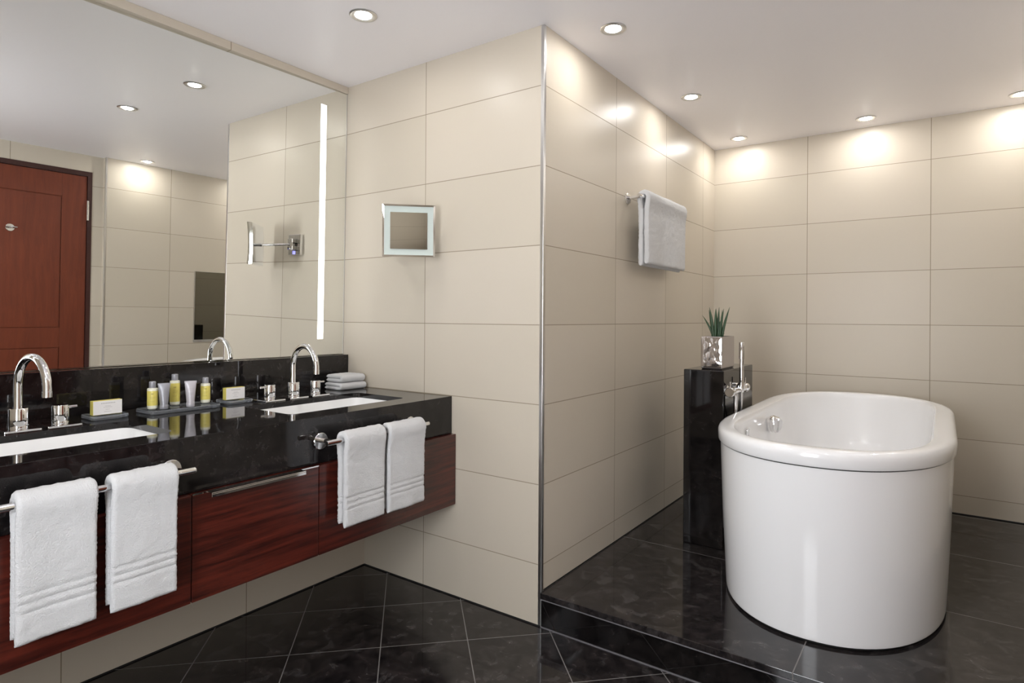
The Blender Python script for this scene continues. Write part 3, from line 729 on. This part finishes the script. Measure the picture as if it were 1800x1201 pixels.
bm = bmesh.new(); tube(bm, [(0.030, 0.0, 0.012), (0.046, 0.0, 0.030)], 0.010, 16); tube(bm, [(0.046, 0, 0.005), (0.046, 0, 0.034)], 0.0135, 20)
link('shower_holder', bm, 'chrome', t, True)
hs = link('hand_shower', tube(bmesh.new(), [(0.046, 0, -0.012), (0.046, 0, -0.010), (0.046, 0, 0.140), (0.046, 0, 0.1405), (0.046, 0, 0.215), (0.046, 0, 0.217)], [0.006, 0.0095, 0.0095, 0.0118, 0.0118, 0.0105], 24), 'chrome', t, True)
pts = [(0.046, 0, -0.01), (0.042, 0.008, -0.06), (0.033, 0.030, -0.12), (0.030, 0.05, -0.21), (0.030, 0.065, -0.30), (0.029, 0.065, -0.37), (0.029, 0.045, -0.41), (0.029, 0.01, -0.41), (0.028, -0.02, -0.36), (0.027, -0.025, -0.28), (0.027, -0.022, -0.16), (0.028, -0.018, -0.06), (0.030, -0.015, -0.012)]
def smooth_pts(P, n=6):
    P = [Vector(p) for p in P]; out = []
    for i in range(len(P)-1):
        p0, p1, p2, p3 = P[max(i-1, 0)], P[i], P[i+1], P[min(i+2, len(P)-1)]
        for j in range(n):
            u = j/n; out.append(0.5*((2*p1)+(p2-p0)*u+(2*p0-5*p1+4*p2-p3)*u*u+(-p0+3*p1-3*p2+p3)*u**3))
    return out+[P[-1]]
link('hose', tube(bmesh.new(), smooth_pts(pts), 0.0065, 14), 'steel', t, True)
PO = (1.469, 0.975, PT+0.0005)
t = thing('potted_succulent', 'spiky green succulent in a square silver pot on the black pillar', 'potted plant', PO)
bm = bmesh.new(); s = 0.0485; sy = 0.098
def rr(e, zz, r=0.003): return rrect(-s+e, s-e, -sy+e, sy-e, r, zz, 3)
loft(bm, [rr(0.004, 0), rr(0.0, 0.006), rr(0.0, 0.147), rr(0.001, 0.149), rr(0.004, 0.149), rr(0.005, 0.140), rr(0.006, 0.12)], cap1=False)
po = link('pot', bm, 'silver', t)
bm = bmesh.new(); n = 26; g = []
for i in range(n+1):
    row = []
    for j in range(n+1):
        u, v = -1+2*i/n, -1+2*j/n
        e = (1-u**6)*(1-v**6)
        d = e*(0.0016+0.0035*abs(noise.noise(Vector((u*1.7, v*2.2, 3.1)))))
        row.append(bm.verts.new((u*(s-0.002), -sy-0.0003-d, 0.0765+v*0.0695)))
    g.append(row)
for i in range(n):
    for j in range(n): bm.faces.new((g[i][j], g[i+1][j], g[i+1][j+1], g[i][j+1]))
o = link('crinkled_panel', bm, 'crinkle', po, True); o['label'] = 'crinkled mirror-bright front of the pot'
link('soil', bx(-s+0.006, s-0.006, -sy+0.006, sy-0.006, 0.110, 0.138), 'soil', t)
def blade(x, y, dx, dy, h, r0, ph):
    pts = []; rs = []
    for i in range(11):
        f = i/10; c_ = f**1.5
        pts.append((x+dx*c_, y+dy*c_, 0.135+h*f)); rs.append(max(0.0006, r0*1.18*(1-f**2.6)*(0.8+0.4*f)))
    bm = tube(bmesh.new(), pts, rs, 10)
    link('leaf', bm, 'leaf', t, True)
# blades read left to right in the photo
YB = -0.030
for x, y, dx, dy, h, r0 in ((-0.012, YB, -0.052, 0.0, 0.112, 0.0050), (-0.018, YB+0.01, -0.022, 0.01, 0.138, 0.0058), (-0.008, YB-0.01, -0.020, 0.0, 0.150, 0.0060), (-0.004, YB+0.02, -0.006, 0.01, 0.145, 0.0062),
                            (0.002, YB-0.015, 0.0, 0.0, 0.140, 0.0066), (0.006, YB+0.005, 0.005, 0.005, 0.150, 0.0060), (0.012, YB-0.005, 0.008, 0.0, 0.085, 0.0058), (0.016, YB+0.02, 0.004, 0.01, 0.138, 0.0054),
                            (0.020, YB-0.01, 0.018, 0.0, 0.143, 0.0056), (0.028, YB, 0.034, 0.0, 0.150, 0.0056), (0.026, YB-0.02, 0.022, -0.01, 0.030, 0.0022)):
    blade(x, y, dx, dy, h, r0, 0)
